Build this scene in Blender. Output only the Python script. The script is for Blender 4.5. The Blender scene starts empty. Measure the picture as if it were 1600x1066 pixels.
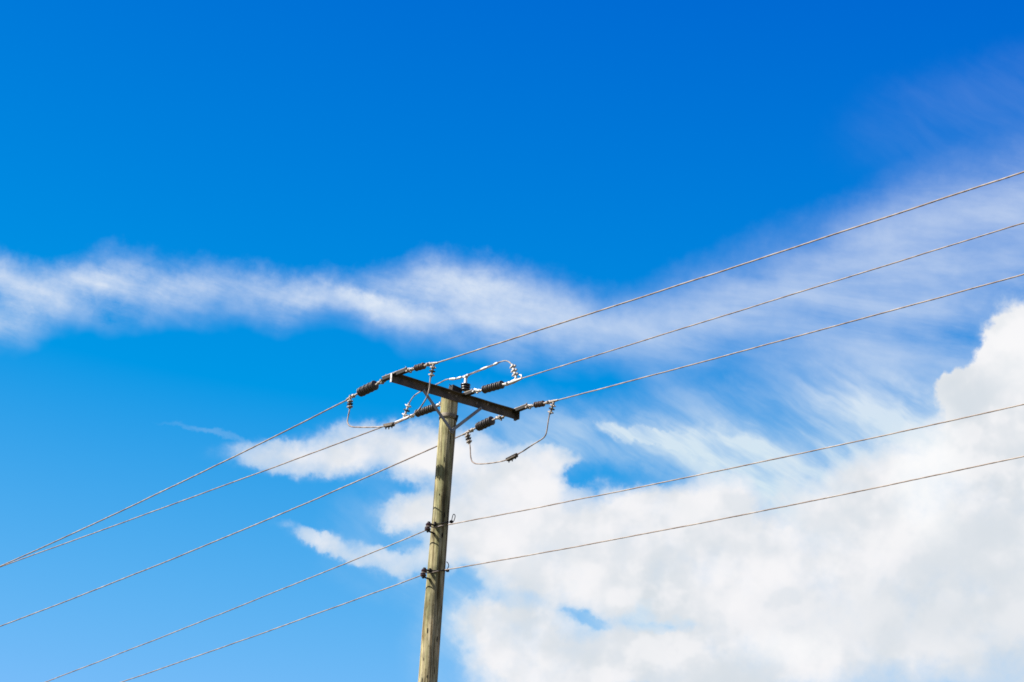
import bpy, bmesh, math, random
from math import radians, sin, cos, pi, sqrt
from mathutils import Vector, Matrix, noise
R = random.Random(7)
scn = bpy.context.scene
col = scn.collection

# ------------------------------------------------------------------ camera
FOC, PITCH, ROLL = 4077.0, 19.26, 2.5          # focal length in 1/1600 of the frame width
CAM = Vector((0.0, -25.9, 1.6))
_p, _r = radians(PITCH), radians(ROLL)
FW = Vector((0, cos(_p), sin(_p)))
_rt, _up = Vector((1, 0, 0)), Vector((0, -sin(_p), cos(_p)))
RT = cos(_r) * _rt + sin(_r) * _up
UP = -sin(_r) * _rt + cos(_r) * _up
cd = bpy.data.cameras.new('camera')
cam = bpy.data.objects.new('camera', cd); col.objects.link(cam)
cd.sensor_width = 36.0; cd.lens = FOC / 1600 * 36.0
cd.clip_start = 0.1; cd.clip_end = 20000
cam.matrix_world = Matrix(((RT.x, UP.x, -FW.x, CAM.x), (RT.y, UP.y, -FW.y, CAM.y), (RT.z, UP.z, -FW.z, CAM.z), (0, 0, 0, 1)))
scn.camera = cam

# ------------------------------------------------------------------ light
SUN_EL = radians(44.0)
SUN_H = Vector((-0.98, -0.17, 0)).normalized()          # horizontal direction towards the sun
SUN = (SUN_H * cos(SUN_EL) + Vector((0, 0, sin(SUN_EL)))).normalized()
sd = bpy.data.lights.new('sun', 'SUN'); sd.energy = 5.0; sd.angle = radians(0.5); sd.color = (1.0, 0.955, 0.88)
so = bpy.data.objects.new('sun', sd); col.objects.link(so)
so.rotation_euler = (-SUN).to_track_quat('-Z', 'Y').to_euler(); so.location = (0, 0, 40)
scn.view_settings.view_transform = 'Standard'; scn.view_settings.look = 'None'
scn.view_settings.exposure = 1.55; scn.view_settings.gamma = 1.0
scn.view_settings.use_curve_mapping = False
scn.cycles.use_adaptive_sampling = True; scn.cycles.adaptive_threshold = 0.004; scn.cycles.adaptive_min_samples = 16
scn.cycles.filter_width = 1.7; scn.cycles.max_bounces = 5; scn.cycles.use_denoising = False

def ray(x, y):
    return (FW + RT * ((x - 800) / FOC) - UP * ((y - 533) / FOC)).normalized()

# ------------------------------------------------------------------ sky (world)
DEG = 1.405                                               # one sky unit, in degrees
def sky_uv(x, y):
    d = ray(x, y)
    return math.degrees(math.atan2(d.x, d.y)) / DEG, math.degrees(math.asin(d.z)) / DEG

w = bpy.data.worlds.new('World'); scn.world = w; w.use_nodes = True
nt = w.node_tree; nt.nodes.clear(); L = nt.links
def N(t, **k):
    n = nt.nodes.new(t)
    for a, b in k.items(): setattr(n, a, b)
    return n
def put(sock, v):
    if hasattr(v, 'links'): L.new(v, sock)
    else: sock.default_value = v
def M(op, a, b=0.0, c=0.0, clamp=False):
    n = N('ShaderNodeMath', operation=op); n.use_clamp = clamp
    put(n.inputs[0], a); put(n.inputs[1], b)
    if len(n.inputs) > 2: put(n.inputs[2], c)
    return n.outputs[0]
def V(op, a, b=(0, 0, 0)):
    n = N('ShaderNodeVectorMath', operation=op); put(n.inputs[0], a)
    if op == 'SCALE': put(n.inputs[3], b)
    elif op != 'LENGTH': put(n.inputs[1], b)
    return n.outputs['Value'] if op in ('LENGTH', 'DOT_PRODUCT') else n.outputs[0]
def ramp01(v, a, b, smooth=True, lo=0.0, hi=1.0):
    n = N('ShaderNodeMapRange'); n.interpolation_type = 'SMOOTHSTEP' if smooth else 'LINEAR'
    put(n.inputs[0], v); put(n.inputs[1], a); put(n.inputs[2], b); put(n.inputs[3], lo); put(n.inputs[4], hi)
    return n.outputs[0]
def noise_tex(vec, scale, detail=8.0, rough=0.55, dist=0.0, color=False):
    n = N('ShaderNodeTexNoise'); n.noise_dimensions = '3D'
    put(n.inputs['Vector'], vec); n.inputs['Scale'].default_value = scale
    n.inputs['Detail'].default_value = detail; n.inputs['Roughness'].default_value = rough
    n.inputs['Distortion'].default_value = dist
    return n.outputs['Color'] if color else n.outputs['Fac']
def mixc(f, a, b):
    n = N('ShaderNodeMix'); n.data_type = 'RGBA'
    put(n.inputs[0], f); put(n.inputs[6], a); put(n.inputs[7], b)
    return n.outputs[2]

tc = N('ShaderNodeTexCoord'); DIR = V('NORMALIZE', tc.outputs['Generated'])
sp = N('ShaderNodeSeparateXYZ'); L.new(DIR, sp.inputs[0])
DX, DY, DZ = sp.outputs
az = M('MULTIPLY', M('ARCTAN2', DX, DY), 180 / pi / DEG)
el = M('MULTIPLY', M('ARCSINE', DZ), 180 / pi / DEG)
cb = N('ShaderNodeCombineXYZ'); L.new(az, cb.inputs[0]); L.new(el, cb.inputs[1])
UV = cb.outputs[0]
D40 = V('SCALE', DIR, 57.2958 / DEG)                        # the same unit, as a 3-D vector for the noises

sky = N('ShaderNodeTexSky'); sky.sky_type = 'NISHITA'; sky.sun_disc = False
sky.sun_elevation = SUN_EL; sky.sun_rotation = math.atan2(SUN_H.x, SUN_H.y)
sky.altitude = 1600; sky.air_density = 1.0; sky.dust_density = 0.15; sky.ozone_density = 2.5
X = 2 ** scn.view_settings.exposure
sc = N('ShaderNodeSeparateColor'); L.new(V('SCALE', sky.outputs[0], 0.1275), sc.inputs[0])
# the photograph's strong grade of a clear highland sky, the same over the whole sphere
r_ = M('MINIMUM', M('MAXIMUM', M('MULTIPLY', M('SUBTRACT', sc.outputs[0], 0.165), 2.3), 0.0), 0.55)
g_ = M('MULTIPLY', M('SUBTRACT', 1.0, M('EXPONENT', M('MULTIPLY', M('POWER', M('DIVIDE', sc.outputs[1], 0.30), 3.0), -1.0))), 0.55)
b_ = M('MINIMUM', M('MULTIPLY', M('POWER', sc.outputs[2], 0.7), 1.265), 0.95)
cc = N('ShaderNodeCombineColor'); L.new(r_, cc.inputs[0]); L.new(g_, cc.inputs[1]); L.new(b_, cc.inputs[2])
BLUE = cc.outputs[0]

# --- shared noises
wv = V('SUBTRACT', noise_tex(D40, 0.9, 3, 0.5, color=True), (0.5, 0.5, 0.5))
wv2 = V('SUBTRACT', noise_tex(D40, 5.0, 4, 0.6, color=True), (0.5, 0.5, 0.5))
UVW = V('ADD', V('ADD', UV, V('SCALE', wv, 0.55)), V('SCALE', wv2, 0.26))
frame_c = sky_uv(800, 533)
away = M('MULTIPLY', V('LENGTH', V('MULTIPLY', V('SUBTRACT', UV, (frame_c[0], frame_c[1], 0)), (1 / 9.5, 1 / 7.5, 0))), 1.0)
away = ramp01(away, 1.15, 2.2)

def blobs(vec, lst):
    acc = 0.0
    for x, y, a, b, rot, wt in lst:
        u, v = sky_uv(x, y)
        mp = N('ShaderNodeMapping', vector_type='TEXTURE')
        if hasattr(acc, 'links'):                            # evaluate one after the other: keeps the shader's stack small
            q_ = N('ShaderNodeVectorMath', operation='MULTIPLY_ADD'); L.new(acc, q_.inputs[0]); q_.inputs[1].default_value = (1e-9,) * 3; L.new(vec, q_.inputs[2])
            L.new(q_.outputs[0], mp.inputs[0])
        else: L.new(vec, mp.inputs[0])
        mp.inputs['Location'].default_value = (u, v, 0)
        mp.inputs['Rotation'].default_value = (0, 0, radians(rot))
        mp.inputs['Scale'].default_value = (a / 100, b / 100, 1e3)
        s_ = ramp01(V('LENGTH', mp.outputs[0]), 0.35, 1.65, True, 1.0, 0.0)
        acc = M('MULTIPLY_ADD', s_, wt, acc)
    return acc
def curve(pts):
    P = sorted(sky_uv(x, y) for x, y in pts)
    n = N('ShaderNodeFloatCurve'); c = n.mapping.curves[0]
    q = [((u + 10) / 20, (v - 6) / 16) for u, v in P]
    c.points[0].location = (0, q[0][1]); c.points[1].location = (1, q[-1][1])
    for a, b in q: c.points.new(a, b)
    n.mapping.extend = 'HORIZONTAL'; n.mapping.update()
    put(n.inputs['Value'], M('DIVIDE', M('ADD', az, 10), 20))
    return M('MULTIPLY_ADD', n.outputs[0], 16, 6)

# --- cirrus veil
sx = N('ShaderNodeSeparateXYZ'); L.new(UVW, sx.inputs[0]); ELW = sx.outputs[1]
sv = N('ShaderNodeSeparateXYZ'); L.new(V('ADD', UV, V('SCALE', wv, 0.9)), sv.inputs[0]); ELS = sv.outputs[1]
Tc = curve([(-100,395),(0,392),(100,402),(170,375),(300,405),(450,420),(560,418),(680,390),(780,398),(880,428),(960,440),(1050,405),(1200,345),(1350,280),(1450,235),(1600,180),(1700,160)])
Bc = curve([(-100,540),(0,530),(100,505),(250,490),(400,488),(550,502),(700,530),(800,545),(950,560),(1100,570),(1250,585),(1400,600),(1600,650)])
top_soft = ramp01(az, -1.0, 2.5, True, 0.55, 1.3)
m_top = ramp01(M('SUBTRACT', Tc, ELW), -0.12, top_soft)
m_bot = ramp01(M('SUBTRACT', ELS, Bc), -0.35, 0.45)
mpS = N('ShaderNodeMapping', vector_type='TEXTURE'); L.new(D40, mpS.inputs[0]); mpS.inputs['Rotation'].default_value = (0, radians(7), 0); mpS.inputs['Scale'].default_value = (3.2, 3.2, 0.85)
streak = noise_tex(mpS.outputs[0], 1.0, 5, 0.55, 0.5)
mpF = N('ShaderNodeMapping', vector_type='TEXTURE'); L.new(V('ADD', D40, V('SCALE', wv, 0.35)), mpF.inputs[0]); mpF.inputs['Rotation'].default_value = (0, radians(13), 0); mpF.inputs['Scale'].default_value = (1.5, 1.5, 0.36)
fine = noise_tex(mpF.outputs[0], 1.0, 6, 0.66, 0.0)
bright_blobs = blobs(UVW, [(60,425,110,22,-5,.3),(90,480,90,24,-20,.35),(500,462,150,22,-9,.45),(620,490,80,18,-12,.3),(735,425,90,40,0,.3),(790,470,140,45,0,.22),(1450,400,220,90,12,.12),(1080,480,200,50,12,.15),(900,490,130,50,-6,.24),(300,455,160,30,-4,.15)])
a_ci = M('ADD', M('ADD', ramp01(streak, 0.28, 0.72, True, ramp01(az, -3.0, 3.0, True, 0.26, 0.16), 0.58), M('MULTIPLY', M('SUBTRACT', fine, 0.5), ramp01(az, -3.0, 4.0, True, 1.0, 0.4))), bright_blobs)
a_ci = M('ADD', a_ci, M('MULTIPLY', M('SUBTRACT', noise_tex(D40, 1.9, 6, 0.62), 0.5), ramp01(az, -2.0, 3.0, True, 0.9, 0.25)))
a_ci = M('MULTIPLY', M('MULTIPLY', m_top, m_bot), M('MULTIPLY', a_ci, 0.9), clamp=True)
# thin fibres between the veil and the cumulus
wisp = blobs(UVW, [(1040,686,110,9,-9,.75),(1150,703,90,22,-14,.35),(1000,640,160,30,8,.15),(1150,650,160,40,-25,.22),(1330,665,150,60,-25,.5),(1230,745,230,62,-12,.85),(1400,640,130,60,-28,.6),(1450,690,60,60,0,.5),(1290,800,90,50,0,.6),(960,690,150,35,0,.3),(800,680,120,60,0,.25),(340,680,70,5,-14,.12),(1540,175,190,70,10,.06),(985,960,150,45,0,.5),(740,890,90,90,0,.3),(740,1000,80,70,0,.3),(1060,940,90,50,0,.3),(610,840,90,70,0,.2)])
mpG = N('ShaderNodeMapping', vector_type='TEXTURE'); L.new(V('ADD', D40, V('SCALE', wv, 0.45)), mpG.inputs[0]); mpG.inputs['Rotation'].default_value = (0, radians(32), 0); mpG.inputs['Scale'].default_value = (1.9, 1.9, 0.36)
fib = noise_tex(mpG.outputs[0], 1.0, 4, 0.55, 0.0)
a_wi = M('MINIMUM', M('MULTIPLY', M('MINIMUM', wisp, 1.0), ramp01(fib, 0.25, 0.75, True, 0.30, 1.1)), 0.93)
CI = M('SUBTRACT', 1.0, M('MULTIPLY', M('SUBTRACT', 1.0, a_ci), M('SUBTRACT', 1.0, a_wi)))
CI = M('MULTIPLY', CI, M('SUBTRACT', 1.0, M('MULTIPLY', away, 0.45)))

# --- cumulus
cu = blobs(UVW, [(1600,525,55,50,0,.8),(1610,560,70,70,0,1.1),(1570,650,90,90,0,1.1),(1490,625,30,42,0,.8),(1520,770,160,90,0,1),(1320,890,260,100,0,1),(1600,880,160,200,0,1),
    (1370,780,90,50,0,.7),(1100,850,190,65,0,1),(930,850,180,70,0,1),(840,745,75,38,0,.75),(880,712,30,15,0,.5),(765,805,90,60,0,.9),
    (680,810,50,38,0,.7),(625,805,25,20,0,.45),(710,868,60,18,0,.5),(830,900,80,30,0,.6),(1000,1040,190,40,0,1),(800,1000,55,45,0,.7),(760,965,30,22,0,.3),
    (1250,1000,240,80,0,1),(870,1065,110,45,0,.8),(1130,780,55,38,0,.7),(1010,790,55,22,0,.5),
    (590,706,115,36,0,.62),(660,695,60,40,0,.35),(470,716,110,24,3,.55),(560,864,95,17,-9,.30),(650,880,75,20,-5,.34),(490,846,60,10,-18,.32),(625,800,45,25,0,.35),(700,700,60,40,0,.35),(760,740,90,50,0,.35),
    (905,740,22,17,0,-.6),(1000,968,28,13,0,-.75),(1032,986,26,10,0,-.7),(1066,978,22,11,0,-.65),(1014,948,14,11,0,-.45),(905,960,28,12,0,-.6),(942,972,22,9,0,-.5),(815,945,36,20,0,-.5),(800,975,85,50,0,.6),(960,940,120,30,0,.35),(1250,750,200,50,0,.2),(930,968,150,42,0,.5),(1210,815,60,22,0,-.55),(1330,770,40,18,0,-.4),(1190,780,22,40,0,-.3),(700,770,30,18,0,-.2),(740,890,20,30,0,-.3)])
n_edge = noise_tex(D40, 1.15, 8, 0.60, 0.0)
Dn = M('ADD', M('MINIMUM', cu, 1.12), M('MULTIPLY', M('MULTIPLY', M('SUBTRACT', n_edge, 0.5), 1.5), ramp01(cu, 0.0, 0.35)))
n_out = noise_tex(D40, 0.16, 5, 0.6)
low = ramp01(el, 4.0, 30.0, True, 0.55, 0.0)
D_out = M('ADD', M('MULTIPLY', M('SUBTRACT', n_out, 0.5), 4.0), low)
mxD = N('ShaderNodeMix'); mxD.data_type = 'FLOAT'; put(mxD.inputs[0], away); put(mxD.inputs[2], Dn); put(mxD.inputs[3], D_out)
Dt = mxD.outputs[0]
hard = M('MINIMUM', blobs(UV, [(1580,560,90,80,0,1),(1480,600,50,50,0,.8)]), 1.0)
CU = ramp01(Dt, M('MULTIPLY_ADD', hard, 0.24, 0.08), M('MULTIPLY_ADD', hard, -0.58, 1.20))
# --- colours, with the clouds' sunlit and shaded sides put in
n_c = noise_tex(D40, 0.55, 3, 0.5); n_c2 = noise_tex(D40, 0.85, 4, 0.52)
sunside = SUN.normalized() * 0.16 + Vector((0, 0, 0.16))
n_c3 = noise_tex(V('ADD', D40, tuple(sunside)), 0.85, 4, 0.52)
relief = M('SUBTRACT', n_c2, n_c3)
cloud_shading = ramp01(M('ADD', M('MULTIPLY', n_c, 0.6), M('MULTIPLY', n_c2, 0.4)), 0.34, 0.60)  # grey self-shading of the cumulus, put into its colour
cum_col = mixc(cloud_shading, (0.68, 0.735, 0.785, 1), (0.885, 0.89, 0.915, 1))
cum_col = mixc(ramp01(relief, -0.02, 0.11, True, 0.0, 0.5), cum_col, (0.96, 0.95, 0.96, 1))
cum_col = mixc(ramp01(relief, 0.0, -0.12, True, 0.0, 0.42), cum_col, (0.68, 0.74, 0.80, 1))
hot = blobs(UVW, [(1450,740,50,90,0,1.0),(1230,1010,70,25,0,.5),(1580,540,60,60,0,.4)])
cum_col = mixc(M('MINIMUM', M('MULTIPLY', hot, 0.8), 1.0), cum_col, (1.0, 1.0, 1.0, 1))
gr = blobs(UVW, [(1560,960,150,130,0,.5),(1600,1060,60,50,0,.8),(1350,965,140,40,0,.4)])
cum_col = mixc(M('MINIMUM', gr, 1.0), cum_col, (0.70, 0.75, 0.80, 1))
c1 = mixc(CI, BLUE, mixc(ramp01(el, 11.5, 14.0), (0.70, 0.83, 0.895, 1), (0.70, 0.79, 0.92, 1)))
halo = M('MULTIPLY', ramp01(Dt, 0.0, 0.5), M('SUBTRACT', 0.5, M('MULTIPLY', hard, 0.45)))
c1 = mixc(halo, c1, (0.72, 0.82, 0.90, 1))
c2 = mixc(CU, c1, cum_col)
OUT = V('SCALE', c2, 1.0 / X)
bg = N('ShaderNodeBackground'); wo = N('ShaderNodeOutputWorld')
w.cycles.sampling_method = 'MANUAL'; w.cycles.sample_map_resolution = 512
L.new(OUT, bg.inputs[0]); bg.inputs[1].default_value = 1.0; L.new(bg.outputs[0], wo.inputs[0])
#ENDSKY

# ------------------------------------------------------------------ materials
def mat(name, base, rough=0.6, metal=0.0, var=None, scale=30.0, bump=0.0, stretch=(1, 1, 1), spec=0.5):
    m = bpy.data.materials.new(name); m.use_nodes = True
    t = m.node_tree; b = t.nodes['Principled BSDF']
    b.inputs['Roughness'].default_value = rough; b.inputs['Metallic'].default_value = metal
    b.inputs['Specular IOR Level'].default_value = spec
    b.inputs['Base Color'].default_value = (*base, 1)
    if var:
        c = t.nodes.new('ShaderNodeTexCoord'); mp = t.nodes.new('ShaderNodeMapping'); mp.inputs['Scale'].default_value = stretch
        n = t.nodes.new('ShaderNodeTexNoise'); n.inputs['Scale'].default_value = scale; n.inputs['Detail'].default_value = 5
        r = t.nodes.new('ShaderNodeValToRGB'); r.color_ramp.elements[0].position = .35; r.color_ramp.elements[1].position = .68
        r.color_ramp.elements[0].color = (*var, 1); r.color_ramp.elements[1].color = (*base, 1)
        t.links.new(c.outputs['Object'], mp.inputs[0]); t.links.new(mp.outputs[0], n.inputs[0]); t.links.new(n.outputs[0], r.inputs[0])
        t.links.new(r.outputs[0], b.inputs['Base Color'])
        if bump:
            bp = t.nodes.new('ShaderNodeBump'); bp.inputs['Strength'].default_value = bump; bp.inputs['Distance'].default_value = 0.004
            t.links.new(n.outputs[0], bp.inputs['Height']); t.links.new(bp.outputs[0], b.inputs['Normal'])
    return m

ALU = mat('weathered_aluminium', (0.255, 0.215, 0.185), 0.65, 0.0, (0.12, 0.085, 0.068), 5, 0.1, spec=0.3)
GALV = mat('galvanised_steel', (0.30, 0.26, 0.22), 0.55, 0.1, (0.13, 0.10, 0.078), 38, 0.3)
BRIGHT = mat('bright_galvanised_steel', (0.50, 0.485, 0.47), 0.45, 0.1, (0.27, 0.245, 0.225), 38, 0.2)
BRACE = mat('grey_brace_steel', (0.19, 0.20, 0.205), 0.55, 0.1, (0.13, 0.13, 0.13), 9, 0.1)
ARM = mat('rusted_dark_steel', (0.085, 0.060, 0.043), 0.75, 0.0, (0.024, 0.018, 0.014), 12, 0.3)
POLY = mat('grey_polymer', (0.046, 0.036, 0.028), 0.55, 0.0, (0.026, 0.021, 0.017), 40, 0.1)
RUSTP = mat('brown_polymer', (0.075, 0.036, 0.020), 0.6, 0.0, (0.035, 0.02, 0.013), 40, 0.1)
DARKP = mat('dark_glazed_porcelain', (0.018, 0.015, 0.012), 0.35, 0.0, (0.010, 0.009, 0.008), 40)
GLAZE = mat('maroon_glazed_porcelain', (0.030, 0.009, 0.008), 0.2, 0.0, (0.017, 0.006, 0.006), 40)
CLAMPM = mat('dark_bronze_clamp', (0.10, 0.072, 0.043), 0.6, 0.1, (0.026, 0.02, 0.015), 60, 0.3)
IRON = mat('blackened_iron', (0.016, 0.012, 0.010), 0.75, 0.0, (0.008, 0.007, 0.006), 50, 0.2, spec=0.25)
CRACK = mat('open_wood_check', (0.012, 0.010, 0.008), 0.9, 0.0, spec=0.1)
BAND = mat('dull_steel_strap', (0.17, 0.14, 0.09), 0.65, 0.1, (0.08, 0.062, 0.04), 30, 0.2)

def wood():
    m = bpy.data.materials.new('treated_pole_wood'); m.use_nodes = True
    t = m.node_tree; b = t.nodes['Principled BSDF']; K = t.links.new
    b.inputs['Roughness'].default_value = 0.85; b.inputs['Specular IOR Level'].default_value = 0.2
    c = t.nodes.new('ShaderNodeTexCoord')
    def nz(sc, st, det=6, rough=.6):
        mp = t.nodes.new('ShaderNodeMapping'); mp.inputs['Scale'].default_value = st
        n = t.nodes.new('ShaderNodeTexNoise'); n.inputs['Scale'].default_value = sc; n.inputs['Detail'].default_value = det; n.inputs['Roughness'].default_value = rough
        K(c.outputs['Object'], mp.inputs[0]); K(mp.outputs[0], n.inputs[0]); return n.outputs[0]
    def rmp(f, els):
        r = t.nodes.new('ShaderNodeValToRGB'); e = r.color_ramp.elements
        e[0].position, e[0].color = els[0][0], (*els[0][1], 1); e[1].position, e[1].color = els[-1][0], (*els[-1][1], 1)
        for p, cl in els[1:-1]:
            q = e.new(p); q.color = (*cl, 1)
        K(f, r.inputs[0]); return r.outputs[0]
    def mx(mode, f, a, bb):
        n = t.nodes.new('ShaderNodeMix'); n.data_type = 'RGBA'; n.blend_type = mode
        if hasattr(f, 'links'): K(f, n.inputs[0])
        else: n.inputs[0].default_value = f
        K(a, n.inputs[6]); K(bb, n.inputs[7]); return n.outputs[2]
    grain = nz(1.0, (55, 55, 2.2), 7)
    blot = nz(1.0, (8, 8, 3.4), 6)
    tint = nz(1.0, (9, 9, 0.9), 4)
    base = rmp(grain, [(.27, (.075, .055, .030)), (.47, (.235, .20, .122)), (.70, (.43, .385, .27))])
    warm = rmp(tint, [(.35, (.80, .88, .66)), (.55, (1, 1, 1)), (.70, (1.15, .93, .74))])
    col1 = mx('MULTIPLY', 0.9, base, warm)
    pale = rmp(blot, [(.40, (.45, .46, .40)), (.60, (1.18, 1.13, 1.06))])
    col2 = mx('MULTIPLY', 0.85, col1, pale)
    chk = rmp(nz(1.0, (38, 38, 1.1), 3, .4), [(.54, (1, 1, 1)), (.62, (.36, .30, .22))])
    col3 = mx('MULTIPLY', 1.0, col2, chk)
    brown = rmp(nz(1.0, (6, 6, 3.2), 6, .65), [(.56, (1, 1, 1)), (.72, (.62, .43, .27))])
    col3 = mx('MULTIPLY', 1.0, col3, brown)
    speck = rmp(nz(1.0, (90, 90, 22), 3, .5), [(.30, (.45, .40, .33)), (.40, (1, 1, 1))])
    col3 = mx('MULTIPLY', .9, col3, speck)
    K(col3, b.inputs['Base Color'])
    bp = t.nodes.new('ShaderNodeBump'); bp.inputs['Strength'].default_value = .8; bp.inputs['Distance'].default_value = .006
    K(grain, bp.inputs['Height']); K(bp.outputs[0], b.inputs['Normal'])
    return m
WOOD = wood()

# ------------------------------------------------------------------ mesh helpers
def frame_of(d):
    d = d.normalized(); a = Vector((0, 0, 1)) if abs(d.z) < .9 else Vector((1, 0, 0))
    x = d.cross(a).normalized(); return x, x.cross(d).normalized()
class MB:
    def __init__(s): s.v, s.f = [], []
    def box(s, c, ax, ay, az_, hx, hy, hz, bev=0.12):
        """chamfered box: centre, three unit axes, half sizes"""
        b = min(hx, hy, hz) * bev; o = len(s.v)
        for sx in (-1, 1):
            for sy in (-1, 1):
                for sz in (-1, 1):
                    s.v += [c + ax * sx * hx + ay * sy * (hy - b) + az_ * sz * (hz - b),
                            c + ax * sx * (hx - b) + ay * sy * hy + az_ * sz * (hz - b),
                            c + ax * sx * (hx - b) + ay * sy * (hy - b) + az_ * sz * hz]
        i = lambda x, y, z, k: o + ((x * 2 + y) * 2 + z) * 3 + k
        F = []
        for x in (0, 1): F.append([i(x, 0, 0, 0), i(x, 1, 0, 0), i(x, 1, 1, 0), i(x, 0, 1, 0)])
        for y in (0, 1): F.append([i(0, y, 0, 1), i(1, y, 0, 1), i(1, y, 1, 1), i(0, y, 1, 1)])
        for z in (0, 1): F.append([i(0, 0, z, 2), i(1, 0, z, 2), i(1, 1, z, 2), i(0, 1, z, 2)])
        for x in (0, 1):
            for y in (0, 1): F.append([i(x, y, 0, 0), i(x, y, 1, 0), i(x, y, 1, 1), i(x, y, 0, 1)])
        for x in (0, 1):
            for z in (0, 1): F.append([i(x, 0, z, 0), i(x, 1, z, 0), i(x, 1, z, 2), i(x, 0, z, 2)])
        for y in (0, 1):
            for z in (0, 1): F.append([i(0, y, z, 1), i(1, y, z, 1), i(1, y, z, 2), i(0, y, z, 2)])
        for x in (0, 1):
            for y in (0, 1):
                for z in (0, 1): F.append([i(x, y, z, 0), i(x, y, z, 1), i(x, y, z, 2)])
        s.f += F
    def bar(s, a, b, up, hw, hh, bev=0.12):
        """rectangular bar from a to b; up = preferred direction of its height"""
        d = (b - a); l = d.length; d.normalize(); y = up.cross(d).normalized(); z = d.cross(y)
        s.box((a + b) / 2, d, y, z, l / 2, hw, hh, bev)
    def tube(s, pts, r, n=10, cap=True):
        rr = r if isinstance(r, (list, tuple)) else [r] * len(pts)
        o = len(s.v); X = None
        for k, p in enumerate(pts):
            d = (pts[min(k + 1, len(pts) - 1)] - pts[max(k - 1, 0)]).normalized()
            if X is None: X, Y = frame_of(d)
            else:
                X = (X - d * X.dot(d)).normalized(); Y = X.cross(d)
            for j in range(n):
                a = 2 * pi * j / n
                s.v.append(p + X * (rr[k] * cos(a)) + Y * (rr[k] * sin(a)))
        for k in range(len(pts) - 1):
            for j in range(n):
                s.f.append([o + k * n + j, o + k * n + (j + 1) % n, o + (k + 1) * n + (j + 1) % n, o + (k + 1) * n + j])
        if cap:
            s.f.append([o + j for j in range(n)][::-1]); s.f.append([o + (len(pts) - 1) * n + j for j in range(n)])
    def lathe(s, a, d, prof, n=20):
        """profile [(distance along d, radius)] round the axis a + t*d"""
        o = len(s.v); x, y = frame_of(d); d = d.normalized()
        for t, r in prof:
            for j in range(n):
                q = 2 * pi * j / n; s.v.append(a + d * t + x * (r * cos(q)) + y * (r * sin(q)))
        for k in range(len(prof) - 1):
            for j in range(n):
                s.f.append([o + k * n + j, o + k * n + (j + 1) % n, o + (k + 1) * n + (j + 1) % n, o + (k + 1) * n + j])
        s.f.append([o + j for j in range(n)][::-1]); s.f.append([o + (len(prof) - 1) * n + j for j in range(n)])
    def ring(s, c, axis, R_, r, n=16, m=8, a0=0.0, a1=2 * pi):
        x, y = frame_of(axis)
        full = abs(a1 - a0 - 2 * pi) < 1e-6
        pts = [c + x * (R_ * cos(a0 + (a1 - a0) * k / n)) + y * (R_ * sin(a0 + (a1 - a0) * k / n)) for k in range(n + 1)]
        if full: pts[-1] = pts[0].copy()
        s.tube(pts, r, m, not full)
    def build(s, name, material, parent=None, smooth=True):
        me = bpy.data.meshes.new(name); base = Vector()
        p = parent
        while p is not None: base += p.location; p = p.parent
        me.from_pydata([tuple(v - base) for v in s.v], [], s.f)
        bm = bmesh.new(); bm.from_mesh(me); bmesh.ops.recalc_face_normals(bm, faces=bm.faces[:]); bm.to_mesh(me); bm.free()
        me.materials.append(material)
        if smooth:
            me.shade_smooth()
            try: me.set_sharp_from_angle(angle=radians(35))
            except Exception: pass
        o = bpy.data.objects.new(name, me); col.objects.link(o); o.parent = parent
        return o
def tag(o, label=None, cat=None, group=None, kind=None):
    if label: o['label'] = label
    if cat: o['category'] = cat
    if group: o['group'] = group
    if kind: o['kind'] = kind
    return o
def empty(name, loc):
    o = bpy.data.objects.new(name, None); col.objects.link(o); o.location = loc; o.empty_display_size = .1
    return o
def spline(pts, step=0.02):
    """Catmull-Rom through the points"""
    P = [pts[0] * 2 - pts[1]] + list(pts) + [pts[-1] * 2 - pts[-2]]; out = []
    for i in range(1, len(P) - 2):
        n = max(2, int((P[i + 1] - P[i]).length / step))
        for k in range(n):
            t = k / n
            out.append(.5 * ((2 * P[i]) + (P[i + 1] - P[i - 1]) * t + (2 * P[i - 1] - 5 * P[i] + 4 * P[i + 1] - P[i + 2]) * t * t + (3 * P[i] - P[i - 1] - 3 * P[i + 1] + P[i + 2]) * t ** 3))
    return out + [pts[-1].copy()]

# ------------------------------------------------------------------ where things stand
def meet(x, y, p0, n):
    d = ray(x, y); return CAM + d * ((p0 - CAM).dot(n) / d.dot(n))
Z = Vector((0, 0, 1))
# the leaning pole stands on the ground in the plane y = 0
YN = Vector((0, 1, 0))
axA, axB = meet(702.2, 630, Vector(), YN), meet(668.2, 1066, Vector(), YN)
LEAN = (axA - axB).normalized()
def axis_at(z): return axA + LEAN * ((z - axA.z) / LEAN.z)
armL, armR = meet(611, 590.5, Vector((0, 0, 10.0)), Z), meet(805.5, 649.3, Vector((0, 0, 10.0)), Z)
# the pole's own distance sets the arm's: bolt it to the camera side of the pole
U = Vector((armR.x - armL.x, armR.y - armL.y, 0)).normalized()
Wd = Z.cross(U).normalized()                               # along the line, away from the camera
ARM_BACK = axis_at(10.0) - Wd * 0.088                       # where the arm's back touches the pole
def arm_pt(x, y, off=0.0): return meet(x, y, ARM_BACK - Wd * off, Wd)
a0, a1 = arm_pt(611, 590.5), arm_pt(805.5, 649.3)
def wp(P, x, y): return meet(x, y, P, U)
PA, PM, PR = arm_pt(616, 585), arm_pt(724, 619), arm_pt(802, 643)   # the three vertical planes of the line
PX = 27.2 / FOC                                                # one photo pixel at the pole, in metres

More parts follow.
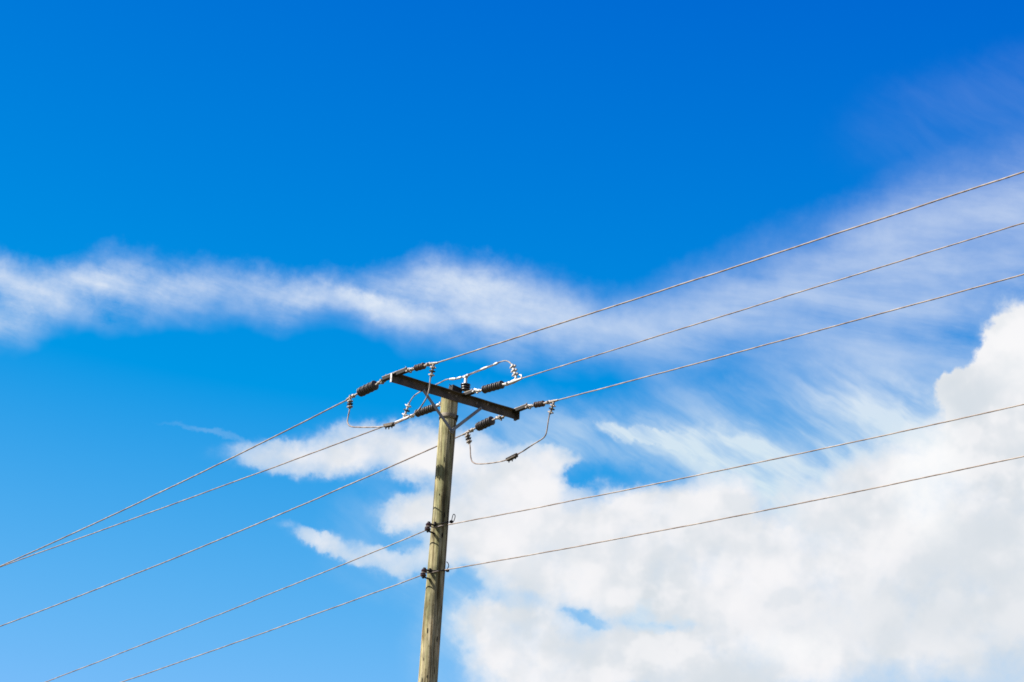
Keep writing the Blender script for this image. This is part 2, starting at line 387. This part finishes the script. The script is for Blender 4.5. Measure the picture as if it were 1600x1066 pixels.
# ------------------------------------------------------------------ ground
def ground_mat():
    m = mat('dry_grass_ground', (0.055, 0.065, 0.022), 0.95, 0, (0.10, 0.075, 0.042), 0.35, spec=.1); return m
g = MB(); n = 48; S = 4000.0
for i in range(n + 1):
    for j in range(n + 1):
        x, y = ((i / n * 2 - 1)), ((j / n * 2 - 1)); x, y = x * abs(x) * S, y * abs(y) * S
        g.v.append(Vector((x, y, 0.0 if math.hypot(x, y) < 3 else 0.35 * noise.noise(Vector((x * .02, y * .02, 0))) * min(1, math.hypot(x, y) / 40) - .02)))
for i in range(n):
    for j in range(n): g.f.append([i * (n + 1) + j, (i + 1) * (n + 1) + j, (i + 1) * (n + 1) + j + 1, i * (n + 1) + j + 1])
tag(g.build('ground', ground_mat()), kind='structure')

# ------------------------------------------------------------------ pole
base = axis_at(0.0)
pole = tag(empty('utility_pole', base), 'round weathered wooden utility pole carrying a dark steel crossarm on two grey braces', 'utility pole')
TOPZ = 10.045
def prad(z):
    pts = [(0, .125), (6.5, .100), (7.1, .0975), (7.6, .094), (8.0, .0925), (8.3, .0905), (8.75, .086), (9.2, .0872), (9.5, .0882), (9.85, .089), (10.2, .0885)]
    for (a, ra), (b, rb) in zip(pts, pts[1:]):
        if z <= b: return ra + (rb - ra) * (z - a) / (b - a)
    return .088
m_ = MB(); NS = 56; zs = []
z = -0.3
while z < 6.3: zs.append(z); z += .25
z = 6.3
while z < TOPZ - .004: zs.append(z); z += .03
zs += [TOPZ - .004, TOPZ]
for k, z in enumerate(zs):
    c = axis_at(z) + Vector((.0035 * noise.noise(Vector((0, 3, z * 1.1))), .004 * noise.noise(Vector((7, 3, z * 1.3))), 0))
    for j in range(NS):
        a = 2 * pi * j / NS
        q = Vector((cos(a) * 2.2, sin(a) * 2.2, z * .55))
        r = prad(z) * (1 + .028 * noise.noise(q) + .018 * noise.noise(Vector((cos(a) * 7, sin(a) * 7, z * 1.5))) + .010 * noise.noise(Vector((cos(a) * 16, sin(a) * 16, z * 1.0))))
        if z == TOPZ: r -= .006
        m_.v.append(c + Vector((r * cos(a), r * sin(a), 0)))
for k in range(len(zs) - 1):
    for j in range(NS): m_.f.append([k * NS + j, k * NS + (j + 1) % NS, (k + 1) * NS + (j + 1) % NS, (k + 1) * NS + j])
m_.f.append([(len(zs) - 1) * NS + j for j in range(NS)]); m_.f.append([j for j in range(NS)][::-1])
shaft = m_.build('shaft', WOOD, pole)

def on_pole(x, y, out=0.0):
    """a point on the pole's camera side seen at x, y"""
    a = meet(x, y, Vector((0, 0, 0)), YN)
    for _ in range(3):
        ax = axis_at(a.z); r = prad(a.z) + out
        dx = max(-r * .98, min(r * .98, a.x - ax.x)); yy = -sqrt(r * r - dx * dx)
        a = meet(x, y, Vector((0, yy, 0)), YN)
    ax = axis_at(a.z); nrm = Vector((a.x - ax.x, a.y, 0)).normalized()
    return a, nrm
# open checks and knots in the wood
for x, y, h, w_ in [(687, 747, 8, 1.6), (686.5, 773, 3, 1.2), (671.5, 931, 8, 1.5), (668, 985.5, 9, 1.5), (683, 999, 9, 1.8), (679, 1048, 12, 1.4), (659.5, 1064, 9, 1.3),
                   (691, 837, 9, 3.0), (694.5, 806, 11, 2.2), (703.5, 686, 14, 1.6), (676, 836, 12, 1.4), (690, 952, 12, 1.2), (662, 1030, 5, .9), (694.2, 718, 9, .9), (667, 1057, 5, 1.0), (689, 655, 5, 1.0)]:
    c, nr = on_pole(x, y, -.0015); mb = MB(); side = nr.cross(LEAN).normalized()
    K_ = 10; ring = []
    for k in range(K_):
        a = 2 * pi * k / K_; s_ = 1 + .3 * noise.noise(Vector((x, k, y)))
        ring.append(c + side * (w_ * .5 * PX * cos(a) * s_) + LEAN * (h * .5 * PX * 1.05 * sin(a) * s_))
    mb.v = [p + nr * .0022 for p in ring] + [p - nr * .008 for p in ring]
    mb.f = [list(range(K_))] + [[k, (k + 1) % K_, K_ + (k + 1) % K_, K_ + k] for k in range(K_)]
    mb.build('wood_check', CRACK, pole, False)

# steel strap round the pole
bc = axis_at(meet(702, 652, Vector(), YN).z)
mb = MB(); r = prad(bc.z)
prof = [(-.022, r + .001), (-.020, r + .0065), (-.004, r + .008), (.018, r + .007), (.021, r + .001)]
mb.lathe(bc, LEAN + Vector((.03, .05, 0)), prof, 40)
band = mb.build('pole_strap', BAND, pole)
mb = MB(); mb.ring(bc - LEAN * .034, LEAN + Vector((.05, .06, 0)), r + .0045, .0035, 36, 6); mb.build('strap_shadow', IRON, pole)  # dark ring standing in for the shadow below the strap
mb = MB(); e = on_pole(713.5, 653, .006)[0]; mb.bar(e - Vector((.006, 0, .028)), e + Vector((.006, 0, .028)), U, .010, .012); mb.build('strap_bolt', IRON, pole)

# crossarm: a steel angle, its flat on the pole, its top leg towards the camera
ul = (a0 - ARM_BACK).dot(U); ur = (a1 - ARM_BACK).dot(U)
AC = a0 - U * (a0 - a0).dot(U)
zc = (a0.z + a1.z) / 2; HH = .0465
p0 = Vector((a0.x, a0.y, zc)); p1 = Vector((a1.x, a1.y, zc))
mb = MB(); F_ = -Wd
sec = [(0, -HH), (.008, -HH), (.0095, -HH + .003), (.0095, HH - .014), (.014, HH - .009), (.052, HH - .0085), (.055, HH - .005), (.055, HH), (0, HH)]
ns = 24
for k in range(ns + 1):
    c = p0.lerp(p1, k / ns) + Z * (.0015 * sin(k * .9))
    for o_, h_ in sec: mb.v.append(c + F_ * o_ + Z * h_)
q = len(sec)
for k in range(ns):
    for j in range(q): mb.f.append([k * q + j, k * q + (j + 1) % q, (k + 1) * q + (j + 1) % q, (k + 1) * q + j])
mb.f.append([0, 1, 2, 3, 4, 5, 6, 7, 8][::-1]); mb.f.append([ns * q + j for j in range(q)])
arm = mb.build('crossarm', ARM, pole, False)
mb = MB(); mb.box(p0 - U * .004 + F_ * .008, F_, Z, U, .013, HH + .001, .0035); mb.build('end_plate', BRIGHT, arm)  # paler than the arm: sunlight on its left end, put into the colour
mb = MB(); mb.box(p1 + U * .006 + F_ * .026, F_, Z, U, .030, HH + .006, .005); mb.box(p1 + F_ * .02 - U * .02 - Z * (HH + .008), F_, Z, U, .012, .012, .012); mb.build('end_plate', ARM, arm)
for x, y in [(667.5, 603.5), (701, 613.5), (712, 619), (761, 632), (744, 630.5)]:
    c = arm_pt(x, y, .012); mb = MB(); mb.lathe(c, F_, [(0, .011), (.007, .011), (.008, .006), (.018, .006), (.019, .003)], 8); mb.build('bolt', GALV, arm)

# braces
foot = on_pole(705.6, 673, .006)[0]
for x, y, dx in [(663, 612, 0), (750, 639, .006)]:
    t_ = arm_pt(x, y, -.012) if False else arm_pt(x, y, .018)
    mb = MB(); d = (foot - t_).normalized(); f2 = foot + d * .03 + F_ * dx
    mb.bar(t_ - d * .02 + F_ * dx, f2, F_, .004, .019) if False else None
    nrm = F_; wdt = d.cross(nrm).normalized()
    mb.box((t_ - d * .02 + f2) / 2 + F_ * dx * .5, d, wdt, d.cross(wdt).normalized(), (f2 - t_).length / 2 + .01, .0165, .004)
    br = mb.build('brace', BRACE, pole, False)
    mb = MB(); mb.lathe(t_ - F_ * .01 + F_ * .01, F_, [(0, .012), (.009, .012), (.010, .006), (.02, .006)], 8); mb.build('bolt', GALV, br)
mb = MB(); mb.lathe(foot, F_, [(0, .020), (.012, .020), (.013, .014), (.026, .014), (.028, .008)], 10); mb.build('brace_bolt', BRACE, pole)

# straps over the arm that the strings pull on
def strap(P, xa, ya, xb, yb, lift=.0, hh=.017):
    a, b = wp(P, xa, ya), wp(P, xb, yb); m = (a.z + b.z) / 2
    mb = MB(); mb.bar(a, b, Z, .024, hh, .1)
    s_ = mb.build('strap_plate', IRON, pole, False)
    mb = MB(); mb.bar(a + Z * (hh + .0035), b + Z * (hh + .0035), Z, .026, .0035, .2); mb.build('strap_lit_edge', GALV, s_, False)  # pale strip paints in the strap's sunlit top edge
    for t in (.08, .92):
        c = a.lerp(b, t); mb = MB(); mb.lathe(c + Z * (hh + .006), Z, [(0, .010), (.010, .010), (.011, .006), (.022, .006)], 8); mb.build('bolt', GALV, s_)
strap(PA, 599.5, 593.0, 637, 578.5)
strap(PM, 712, 622.5, 739.5, 612.8, hh=.014)
strap(PR, 797, 645.5, 825, 634.8, hh=.015)
for P_e, (xa, ya), (xb, yb) in [(PM, (712, 622.5), (690.0, 631.2)), (PR, (799, 645.8), (782.5, 652.8))]:
    mb = MB(); mb.tube([wp(P_e, xa, ya), wp(P_e, xb, yb)], .009, 10); mb.build('eye_bolt', GALV, pole)
# dark box bracket on the pole top
c = arm_pt(711.5, 609.8, -.03); mb = MB(); tl = (U * cos(.13) - Z * sin(.13)).normalized()
mb.box(c, tl, Wd, tl.cross(Wd).normalized(), .066, .035, .034, .08); bb = mb.build('top_bracket', IRON, pole, False)
mb = MB(); mb.tube([arm_pt(704.5, 603, -.03), arm_pt(702, 600.5, -.03)], .004, 6); mb.build('bracket_pin', IRON, bb)
mb = MB(); mb.box(arm_pt(699.5, 611.3, -.02), tl, Wd, tl.cross(Wd), .03, .03, .009); mb.build('bracket_lug', IRON, bb)

# ------------------------------------------------------------------ strain strings
def lump(mb, c, d, r, l):
    mb.lathe(c - d * l, d, [(0, r * .5), (l * .25, r * .9), (l, r), (l * 1.75, r * .9), (l * 2, r * .5)], 12)
SHED = {}
def shed_mesh(r, t, material):
    k = (round(r, 4), round(t, 4), material.name)
    if k not in SHED:
        mb = MB(); mb.lathe(Vector(), Z, [(-t * .5, .016), (-t * .32, r * .72), (-t * .12, r * .97), (0, r), (t * .14, r * .96), (t * .40, r * .55), (t * .5, .016)], 28)
        o = mb.build('shed', material); SHED[k] = o.data; bpy.data.objects.remove(o)
    return SHED[k]
def string_(P, label, shk, eye0, sh0, sh1, rpx, nsh, pmat, eye1, body, root, tail, metal, white=False):
    w_ = lambda q: wp(P, *q)
    S0, E0, A, B, E1, B0, B1, T0, T1 = w_(shk), w_(eye0), w_(sh0), w_(sh1), w_(eye1), w_(body[0]), w_(body[1]), w_(root), w_(tail)
    thing = tag(empty('strain_insulator', S0), label, 'strain insulator', 'strain insulators pulling on the crossarm')
    d = (B - A).normalized(); r = rpx * PX; ln = (B - A).length
    # core rod and end fittings
    mb = MB(); mb.tube([E0.lerp(A, .3), A + d * .003], .011, 10); mb.build('end_fitting', metal, thing)
    mb = MB(); mb.tube([B - d * .003, E1.lerp(B, .25)], .011, 10); mb.build('end_fitting', metal, thing)
    mb = MB(); mb.tube([A, B], .018, 12); mb.build('core_rod', pmat, thing)
    pitch = ln / nsh
    rot = d.to_track_quat('Z', 'Y')
    for k in range(nsh):
        rr = r * (1.0 if k % 2 == 0 else .93)
        o = bpy.data.objects.new('shed', shed_mesh(rr, pitch * .94, pmat)); col.objects.link(o); o.parent = thing
        o.location = A + d * (pitch * (k + .5)) - S0; o.rotation_mode = 'QUATERNION'; o.rotation_quaternion = rot
    # shackle between strap and eye
    sm = BRIGHT if white else metal
    mb = MB(); dd = (E0 - S0).normalized(); up = dd.cross(U).normalized(); l = (E0 - S0).length
    for s_ in (-1, 1):
        mb.tube([S0 + U * .020 * s_, S0.lerp(E0, .5) + U * .022 * s_ + up * .012, E0 + U * .014 * s_], .0085, 8)
    mb.tube([S0 - U * .034 - up * .004, S0 + U * .034 - up * .004], .011, 8)
    mb.ring(S0.lerp(E0, .35), U, .018, .007, 14, 6)
    mb.tube([S0 + up * .030 - dd * .01, S0 + dd * .018, E0.lerp(S0, .35) - up * .022], .010, 8)
    mb.build('shackle', sm, thing)
    mb = MB(); lump(mb, E0, dd, .019, .020); mb.build('ball_eye', metal, thing)
    # socket and dead-end clamp
    mb = MB(); d2 = (B0 - E1).normalized(); lump(mb, E1, d2, .020, .022); mb.tube([E1 + Z * .0, B0], .011, 8)
    mb.ring(E1.lerp(B0, .7), U, .016, .007, 14, 6); mb.tube([E1.lerp(B0, .7) - U * .035, E1.lerp(B0, .7) + U * .035], .008, 8); mb.build('socket_eye', metal, thing)
    cl = MB(); bd = (B1 - B0)
    cl.tube([B0, B0.lerp(B1, .3), B0.lerp(B1, .65), B1], [.012, .022, .016, .0105] if white else [.012, .017, .013, .0100], 12)
    cl.tube(spline([B0.lerp(B1, .35), T0, T0.lerp(T1, .5), T1], .01), .0125, 10)
    td = (T1 - T0).normalized(); sd_ = td.cross(U).normalized()
    clamp = cl.build('dead_end_clamp', sm, thing)
    if white:
        mb = MB(); mb.tube(spline([B1 - bd.normalized() * .03, B1 + Z * .012, B1 + Z * .04 - bd.normalized() * .012, B1 + Z * .045 - bd.normalized() * .035], .008), .008, 8); mb.build('clamp_hook', BRIGHT, clamp)
    for k in range(3):
        c = T0.lerp(T1, .22 + .30 * k); mb = MB()
        mb.box(c, td, sd_, U, .0085, .020, .024, .25)
        mb.tube([c - sd_ * .034 + U * .012, c + sd_ * .032 + U * .012], .006, 6)
        mb.tube([c - sd_ * .030 - U * .012, c + sd_ * .036 - U * .012], .006, 6)
        mb.box(c - sd_ * .026 + U * .012, sd_, td, U, .006, .010, .010, .3)
        mb.build('u_bolt', metal if k % 2 == 0 or white else IRON, clamp)
    return dict(wire=B1, tail=T1, root=T0)

LA = string_(PA, 'long dark ribbed strain insulator at the far left, hanging down from the left arm tip', (598, 595.5), (592, 598.5), (587, 601.5), (561.7, 613.8), 8.0, 8, POLY, (552, 618.8),
             ((549.5, 619.8), (541.5, 625)), (547, 624), (546.6, 638.5), GALV)
RA = string_(PA, 'short rusty brown strain insulator above the left arm tip, topmost of all', (638.5, 580), (644.5, 577), (649.2, 575.6), (663.2, 571.6), 5.2, 5, RUSTP, (668.3, 569.8),
             ((671.5, 569.2), (684, 567)), (677.5, 570), (673.3, 589.5), GALV)
LM = string_(PM, 'long grey brown strain insulator passing behind the left brace next to the pole top', (690.5, 631.0), (684.5, 633.3), (680, 636.2), (651, 646.4), 6.4, 9, POLY, (644.3, 650.0),
             ((641, 651), (618, 659.8)), (631, 653.5), (639.3, 630.0), BRIGHT, False)
RM = string_(PM, 'long dark ribbed strain insulator right of the post insulator with a whitish hooked clamp', (742.2, 611.8), (749, 610.6), (755.6, 609.2), (785.4, 600.8), 6.5, 9, POLY, (791.5, 600.3),
             ((795, 599.3), (815, 591.6)), (806.2, 590), (800.2, 569.5), BRIGHT, True)
LR = string_(PR, 'long dark ribbed strain insulator below the right half of the arm, right of the pole', (783, 652.6), (777, 653.0), (769.5, 656.8), (746.0, 667.8), 7.6, 8, POLY, (737.5, 671.8),
             ((734.5, 674), (722.5, 679.6)), (729.8, 678), (733.6, 693), GALV)
RR = string_(PR, 'short rusty brown strain insulator beyond the right arm tip, rightmost of all', (825, 636.5), (830.7, 634.4), (835.6, 633.0), (849.8, 630.6), 5.0, 5, RUSTP, (855.5, 629.2),
             ((859, 628.4), (872, 625.2)), (865, 630), (859.3, 647.5), GALV)

# ------------------------------------------------------------------ wires
def wire_pts(P, pix, end_s, end_dz, kink=.003, seed=0):
    """fit a sagging curve in its vertical plane through the seen points, then run on to the next span"""
    q = [meet(x, y, P, U) for x, y in pix]
    S_ = [(a - q[0]).dot(Wd) for a in q]; Zs = [a.z for a in q]
    # least squares quadratic z = A + B s + C s^2 pinned at the anchor
    m11 = sum(s * s for s in S_); m12 = sum(s ** 3 for s in S_); m22 = sum(s ** 4 for s in S_)
    y1 = sum(s * (z - Zs[0]) for s, z in zip(S_, Zs)); y2 = sum(s * s * (z - Zs[0]) for s, z in zip(S_, Zs))
    det = m11 * m22 - m12 * m12; B = (y1 * m22 - y2 * m12) / det; C = (m11 * y2 - m12 * y1) / det
    sl = S_[-1] * 1.06; out = []; n_ = int(abs(sl) / .05) + 1
    rnd = noise.noise
    for k in range(n_ + 1):
        s = sl * k / n_; j = kink * min(1, abs(s) / .4)
        out.append(q[0] + Wd * s + Z * (B * s + C * s * s + j * (rnd(Vector((s * 1.3, seed * 5.1, 0))) + .45 * rnd(Vector((s * 3.4, seed * 9.7, 2))))) + U * (j * rnd(Vector((s * 1.1, seed * 3.3, 9)))))
    # beyond the frame: cubic on to the next pole's height
    s1 = sl; z1 = out[-1].z; g1 = B + 2 * C * sl; s2 = end_s * (1 if sl > 0 else -1); z2 = q[0].z + end_dz; h = s2 - s1; g2 = -(B) * .9
    for k in range(1, 31):
        t = k / 30; a = 2 * t ** 3 - 3 * t * t + 1; b = t ** 3 - 2 * t * t + t; c_ = -2 * t ** 3 + 3 * t * t; d_ = t ** 3 - t * t
        s = s1 + h * t; out.append(q[0] + Wd * s + Z * (a * z1 + b * h * g1 + c_ * z2 + d_ * h * g2 - q[0].z) + Z * 0)
    return out
def wire(name, label, group, pts, r, m=ALU, parent=None, cat='wire'):
    mb = MB(); o_ = pts[0]
    # a stranded conductor: lobes winding round the axis, with a slow lay
    P_, dist_ = [pts[0]], [0.0]
    for a, b in zip(pts, pts[1:]):
        l = (b - a).length; k_ = max(1, int(l / .028)) if l < .5 else 1
        for k in range(1, k_ + 1): P_.append(a.lerp(b, k / k_)); dist_.append(dist_[-1] + l / k_)
    X_ = None; n_ = 9
    for k, p in enumerate(P_):
        d = (P_[min(k + 1, len(P_) - 1)] - P_[max(k - 1, 0)]).normalized()
        X_ = frame_of(d)[0] if X_ is None else (X_ - d * X_.dot(d)).normalized(); Y_ = X_.cross(d)
        for j in range(n_):
            a = 2 * pi * j / n_; q = r * .84 * (1 + (.07 if 'jumper' in name else .12) * cos(3 * a - 2 * pi * dist_[k] / .115)); mb.v.append(p + X_ * (q * cos(a)) + Y_ * (q * sin(a)))
    for k in range(len(P_) - 1):
        for j in range(n_): mb.f.append([k * n_ + j, k * n_ + (j + 1) % n_, (k + 1) * n_ + (j + 1) % n_, (k + 1) * n_ + j])
    mb.f.append(list(range(n_))[::-1]); mb.f.append([(len(P_) - 1) * n_ + j for j in range(n_)]); o = mb.build(name, m)
    o.data.transform(Matrix.Translation(-o_)); o.location = o_
    return tag(o, label, cat, group)
G = 'bare conductors strung between the poles'
wire('overhead_wire', 'bare wire running down left from the far left insulator, uppermost on the left', G,
     wire_pts(PA, [(542.5, 625), (400, 695), (300, 745.5), (250, 771), (185, 800), (103, 840), (0, 884.5)], 42, -.2, seed=1), .0088)
wire('overhead_wire', 'bare wire down left from behind the left brace, second highest on the left', G,
     wire_pts(PM, [(619, 659.3), (600, 667.2), (550, 684.5), (400, 741), (250, 795.5), (127, 840), (0, 885.8)], 42, -.3, seed=2), .0078)
wire('overhead_wire', 'bare wire down left passing behind the pole below the braces, third from the top', G,
     wire_pts(PR, [(723, 679.4), (713, 684), (682, 697.5), (550, 755.5), (444, 800), (300, 861), (250, 882.5), (0, 978.5)], 42, -.2, seed=3), .0086)
wire('overhead_wire', 'bare wire rising right from the topmost insulator, highest wire on the right', G,
     wire_pts(PA, [(683, 567), (800, 527.5), (1000, 465), (1205, 400), (1300, 368), (1600, 267.5)], 40, -.2, seed=4), .0085)
wire('overhead_wire', 'bare wire rising right from the whitish hooked clamp, second highest on the right', G,
     wire_pts(PM, [(813, 592.3), (1000, 533.5), (1300, 441.5), (1600, 348.5)], 40, -.2, seed=5), .0070)
wire('overhead_wire', 'bare wire rising right from the right arm tip insulator, third highest on the right', G,
     wire_pts(PR, [(871, 625.6), (1000, 591.5), (1300, 511), (1600, 428.5)], 40, -.2, seed=6), .0078)

# ------------------------------------------------------------------ jumpers
JG = 'jumper loops at the pole top'
def clamp_on(parent, P, x, y, x2, y2, size=1.0):
    a, b = wp(P, x, y), wp(P, x2, y2); d = (b - a).normalized(); sd_ = d.cross(U).normalized()
    if sd_.z > 0: sd_ = -sd_
    c = (a + b) / 2; L_ = (b - a).length / 2
    mb = MB(); mb.box(c + sd_ * .004, d, sd_, U, L_ * .88, .014 * size, .022 * size, .3); mb.box(c - sd_ * .010, d, sd_, U, L_, .008, .018, .3)
    cl = mb.build('groove_clamp', CLAMPM, parent)
    for k in (-.62, 0, .62):
        p = c + d * L_ * k; mb = MB(); mb.lathe(p + sd_ * .012, sd_, [(0, .011), (.010, .011), (.011, .006), (.026 + .006 * (k == 0), .006)], 8); mb.build('bolt', IRON, cl)
def jumper(P, label, pix, r=.0085, off=None):
    pts = [wp(P, x, y) + (U * (o if off else 0)) for (x, y), o in zip(pix, off or [0] * len(pix))]
    pts = spline(pts, .015); return wire('jumper_wire', label, JG, pts, r, cat='jumper wire')
j = jumper(PA, 'left jumper loop hanging below the left arm tip and crossing in front of the arm',
    [(546.8, 637), (546.2, 641), (544.6, 648), (543.2, 655), (543.0, 660), (545.0, 664.3), (550, 666.9), (560, 667.6), (575, 667.7), (590, 667.3), (600, 666.4), (609, 664.6), (620, 661.2), (637, 652.8), (651, 643.6), (660, 632.5), (667.3, 619.6), (670.8, 607), (671.9, 597), (673.0, 588)])
clamp_on(j, PA, 600.5, 665.8, 615.8, 662.8)
j = jumper(PM, 'middle jumper arching over the arm behind it and across the post insulator',
    [(639, 631), (641, 627.5), (646.5, 619.5), (656, 612.6), (667, 607.5), (679, 602.3), (690, 596.8), (697, 593.5), (704, 592.3), (711, 592.2), (718, 590.2), (727.5, 587.5), (739, 582.6), (753, 577.1), (764, 572.6), (774, 569.0), (782, 565.6), (789, 563.9), (794, 565.0), (797.5, 567.6), (800.0, 571)], .0075)
for (xa, ya, xb, yb) in [(703, 592.6, 712, 592.0), (714, 591.6, 721, 589.4), (751, 578, 762.5, 573.4), (771.5, 570.0, 778, 567.2)]:
    mb = MB(); mb.tube([wp(PM, xa, ya), wp(PM, xa, ya).lerp(wp(PM, xb, yb), .5), wp(PM, xb, yb)], [.0105, .015, .0105], 10); mb.build('joint_sleeve', BRIGHT, j)
mb = MB(); mb.tube(spline([wp(PM, 728, 588.2), wp(PM, 740, 583.4), wp(PM, 753, 578.4), wp(PM, 772, 570.8)], .02), .0045, 6); mb.build('binding_strand', ALU, j)
j = jumper(PR, 'right jumper loop hanging below the right arm tip, right of the pole',
    [(733.5, 691), (734.4, 697), (734.9, 706), (735.6, 715), (737.5, 720.8), (741.5, 724), (747.5, 725.0), (758, 724.6), (767.5, 723.7), (780, 721.6), (790, 719.2), (799, 715.6), (810, 709.2), (820, 703.4), (833, 694.6), (846, 686.7), (851, 682.2), (853.4, 677.6), (855.2, 668), (857, 656), (858.8, 646)], .0082)
clamp_on(j, PR, 791.8, 719.2, 808.5, 710.6, 1.0)

# ------------------------------------------------------------------ post insulator on the arm
fx = arm_pt(727.5, 618.5, .027); def_top = lambda y: meet(727.4, y, fx, Wd)
pi_ = tag(empty('pin_insulator', fx), 'upright black three shed post insulator standing on the arm right of the pole top', 'post insulator')
mb = MB(); mb.lathe(fx - Z * .004, Z, [(0, .016), (.012, .016), (.013, .008), ((def_top(611.5) - fx).z, .008)], 12); mb.build('pin', GALV, pi_)
for y, r in [(608.6, 7.3), (604.9, 7.7), (601.2, 7.9)]:
    c = def_top(y); r *= PX; mb = MB(); mb.lathe(c, Z, [(-.015, .022), (-.011, r * .9), (-.005, r), (.003, r * .97), (.010, r * .6), (.014, .022)], 30); mb.build('shed', DARKP, pi_)
mb = MB(); mb.lathe(def_top(598.6), Z, [(-.012, .022), (0, .018), ((def_top(590.5) - def_top(598.6)).z, .0155)], 14); mb.build('neck', BRIGHT, pi_)
cc_ = wp(PM, 727.6, 587.8)
mb = MB(); mb.tube([def_top(590.8), cc_ - Z * .004], [.016, .014], 10); d = (wp(PM, 733, 585.6) - wp(PM, 722, 590)).normalized()
mb.tube([cc_ - d * .045, cc_ + d * .05], [.012, .015], 10); mb.box(cc_ - Z * .01, d, U, Z, .020, .02, .012, .3); mb.build('top_clamp', BRIGHT, pi_)

# ------------------------------------------------------------------ low voltage shackle insulators and wires
LVG = 'shackle insulators on the pole side'
def shackle(xs, ys, label, ends, curl, rodend, LP, seed):
    c = meet(xs, ys, LP, U)
    t = tag(empty('shackle_insulator', c), label, 'shackle insulator', LVG)
    tilt = Vector((.10, 0, 1)).normalized()
    mb = MB(); mb.lathe(c, tilt, [(-.036, .014), (-.035, .024), (-.026, .029), (-.014, .028), (-.006, .019), (0, .017), (.006, .019), (.014, .029), (.026, .031), (.035, .025), (.036, .014)], 24)
    mb.build('spool', GLAZE, t)
    to = (axis_at(c.z) - c); to.z = 0; to.normalize(); dist = (axis_at(c.z) - c).length - prad(c.z)
    for s_ in (1, -1):
        e = c + tilt * (.0405 * s_); mb = MB(); mb.bar(e - to * .018, e + to * (dist + .008), Z, .015, .0038, .2); mb.build('bracket_strap', IRON, t)
    mb = MB(); mb.lathe(c, tilt, [(-.058, .008), (-.05, .008), (-.049, .014), (-.045, .014), (-.044, .007), (.044, .007), (.045, .015), (.056, .015)], 8); mb.build('spool_bolt', IRON, t)
    mb = MB(); b = c + to * (dist + .010); mb.box(b, to, Z.cross(to), Z, .006, .020, .066, .2); mb.build('back_plate', IRON, t)
    # long through bolt lying across the pole and its curled tail
    a, _ = on_pole(ends[0], ends[1], .012); b2, _ = on_pole(ends[2], ends[3], .014); m1, _ = on_pole((ends[0] + ends[2]) / 2, (ends[1] + ends[3]) / 2 + .4, .010)
    mb = MB(); mb.tube(spline([a, m1, b2], .01), .005, 8); mb.box(a, U, Wd, Z, .011, .011, .020, .2); mb.box(b2, U, Wd, Z, .014, .014, .014, .25)
    mb.build('tie_bolt', IRON, t)
    mb = MB(); mb.tube(spline([meet(x, y, b2, YN) for x, y in curl], .006), .0042, 7); mb.build('curled_tail', IRON, t)
    return c
LP1 = axis_at(8.5) - U * .185
c1 = shackle(669.2, 823.6, 'maroon spool insulator in an iron bracket at the upper left side of the pole', (679.5, 818.5, 705.2, 815.4),
    [(705.6, 814), (707.6, 805.5), (709.4, 803.6), (711.2, 806.4), (709.6, 813), (707.2, 817)], None, LP1, 1)
LP2 = axis_at(8.05) - U * .185
c2 = shackle(662.2, 895.6, 'maroon spool insulator in an iron bracket lower down the left side of the pole', (671.6, 891.2, 699.4, 891.6),
    [(698.8, 889), (701, 885), (700.2, 880.5), (697.6, 877.8)], None, LP2, 2)
def lv(c, LP, left, right, front, label, seed, r=.0068):
    lp = wire_pts(LP, left, 42, -.3, .003, seed); rp = wire_pts(LP, right, 40, -.3, .003, seed + 3)
    # round the spool's neck and across the front of the pole
    f = [on_pole(x, y, .012)[0] for x, y in front]
    mid = [c - U * .026 + Wd * .01, c - U * .020 - Wd * .018, c - Wd * .026 + U * .012]
    core = spline([lp[0]] + mid + f + [rp[0]], .015)
    return wire('overhead_wire', label, 'low voltage wires bound to the spools', lp[::-1] + core[1:-1] + rp, r)
lv(c1, LP1, [(664.3, 829.3), (550, 875), (436, 922.5), (300, 978), (70, 1066)], [(704, 819.4), (850, 792), (1000, 761), (1150, 730), (1300, 698), (1600, 632)],
   [(680.5, 823.8), (690, 821.6), (700, 820.0)], 'thin bare wire bound to the upper spool and crossing the pole', 7)
lv(c2, LP2, [(657.5, 899.4), (550, 940), (436, 980), (300, 1028), (190, 1066)], [(701, 889.6), (850, 864), (1000, 835), (1150, 806.5), (1300, 776.5), (1600, 713)],
   [(673, 895.2), (684, 892.6), (695, 890.6)], 'thin bare wire bound to the lower spool, lowest wire of all', 8)
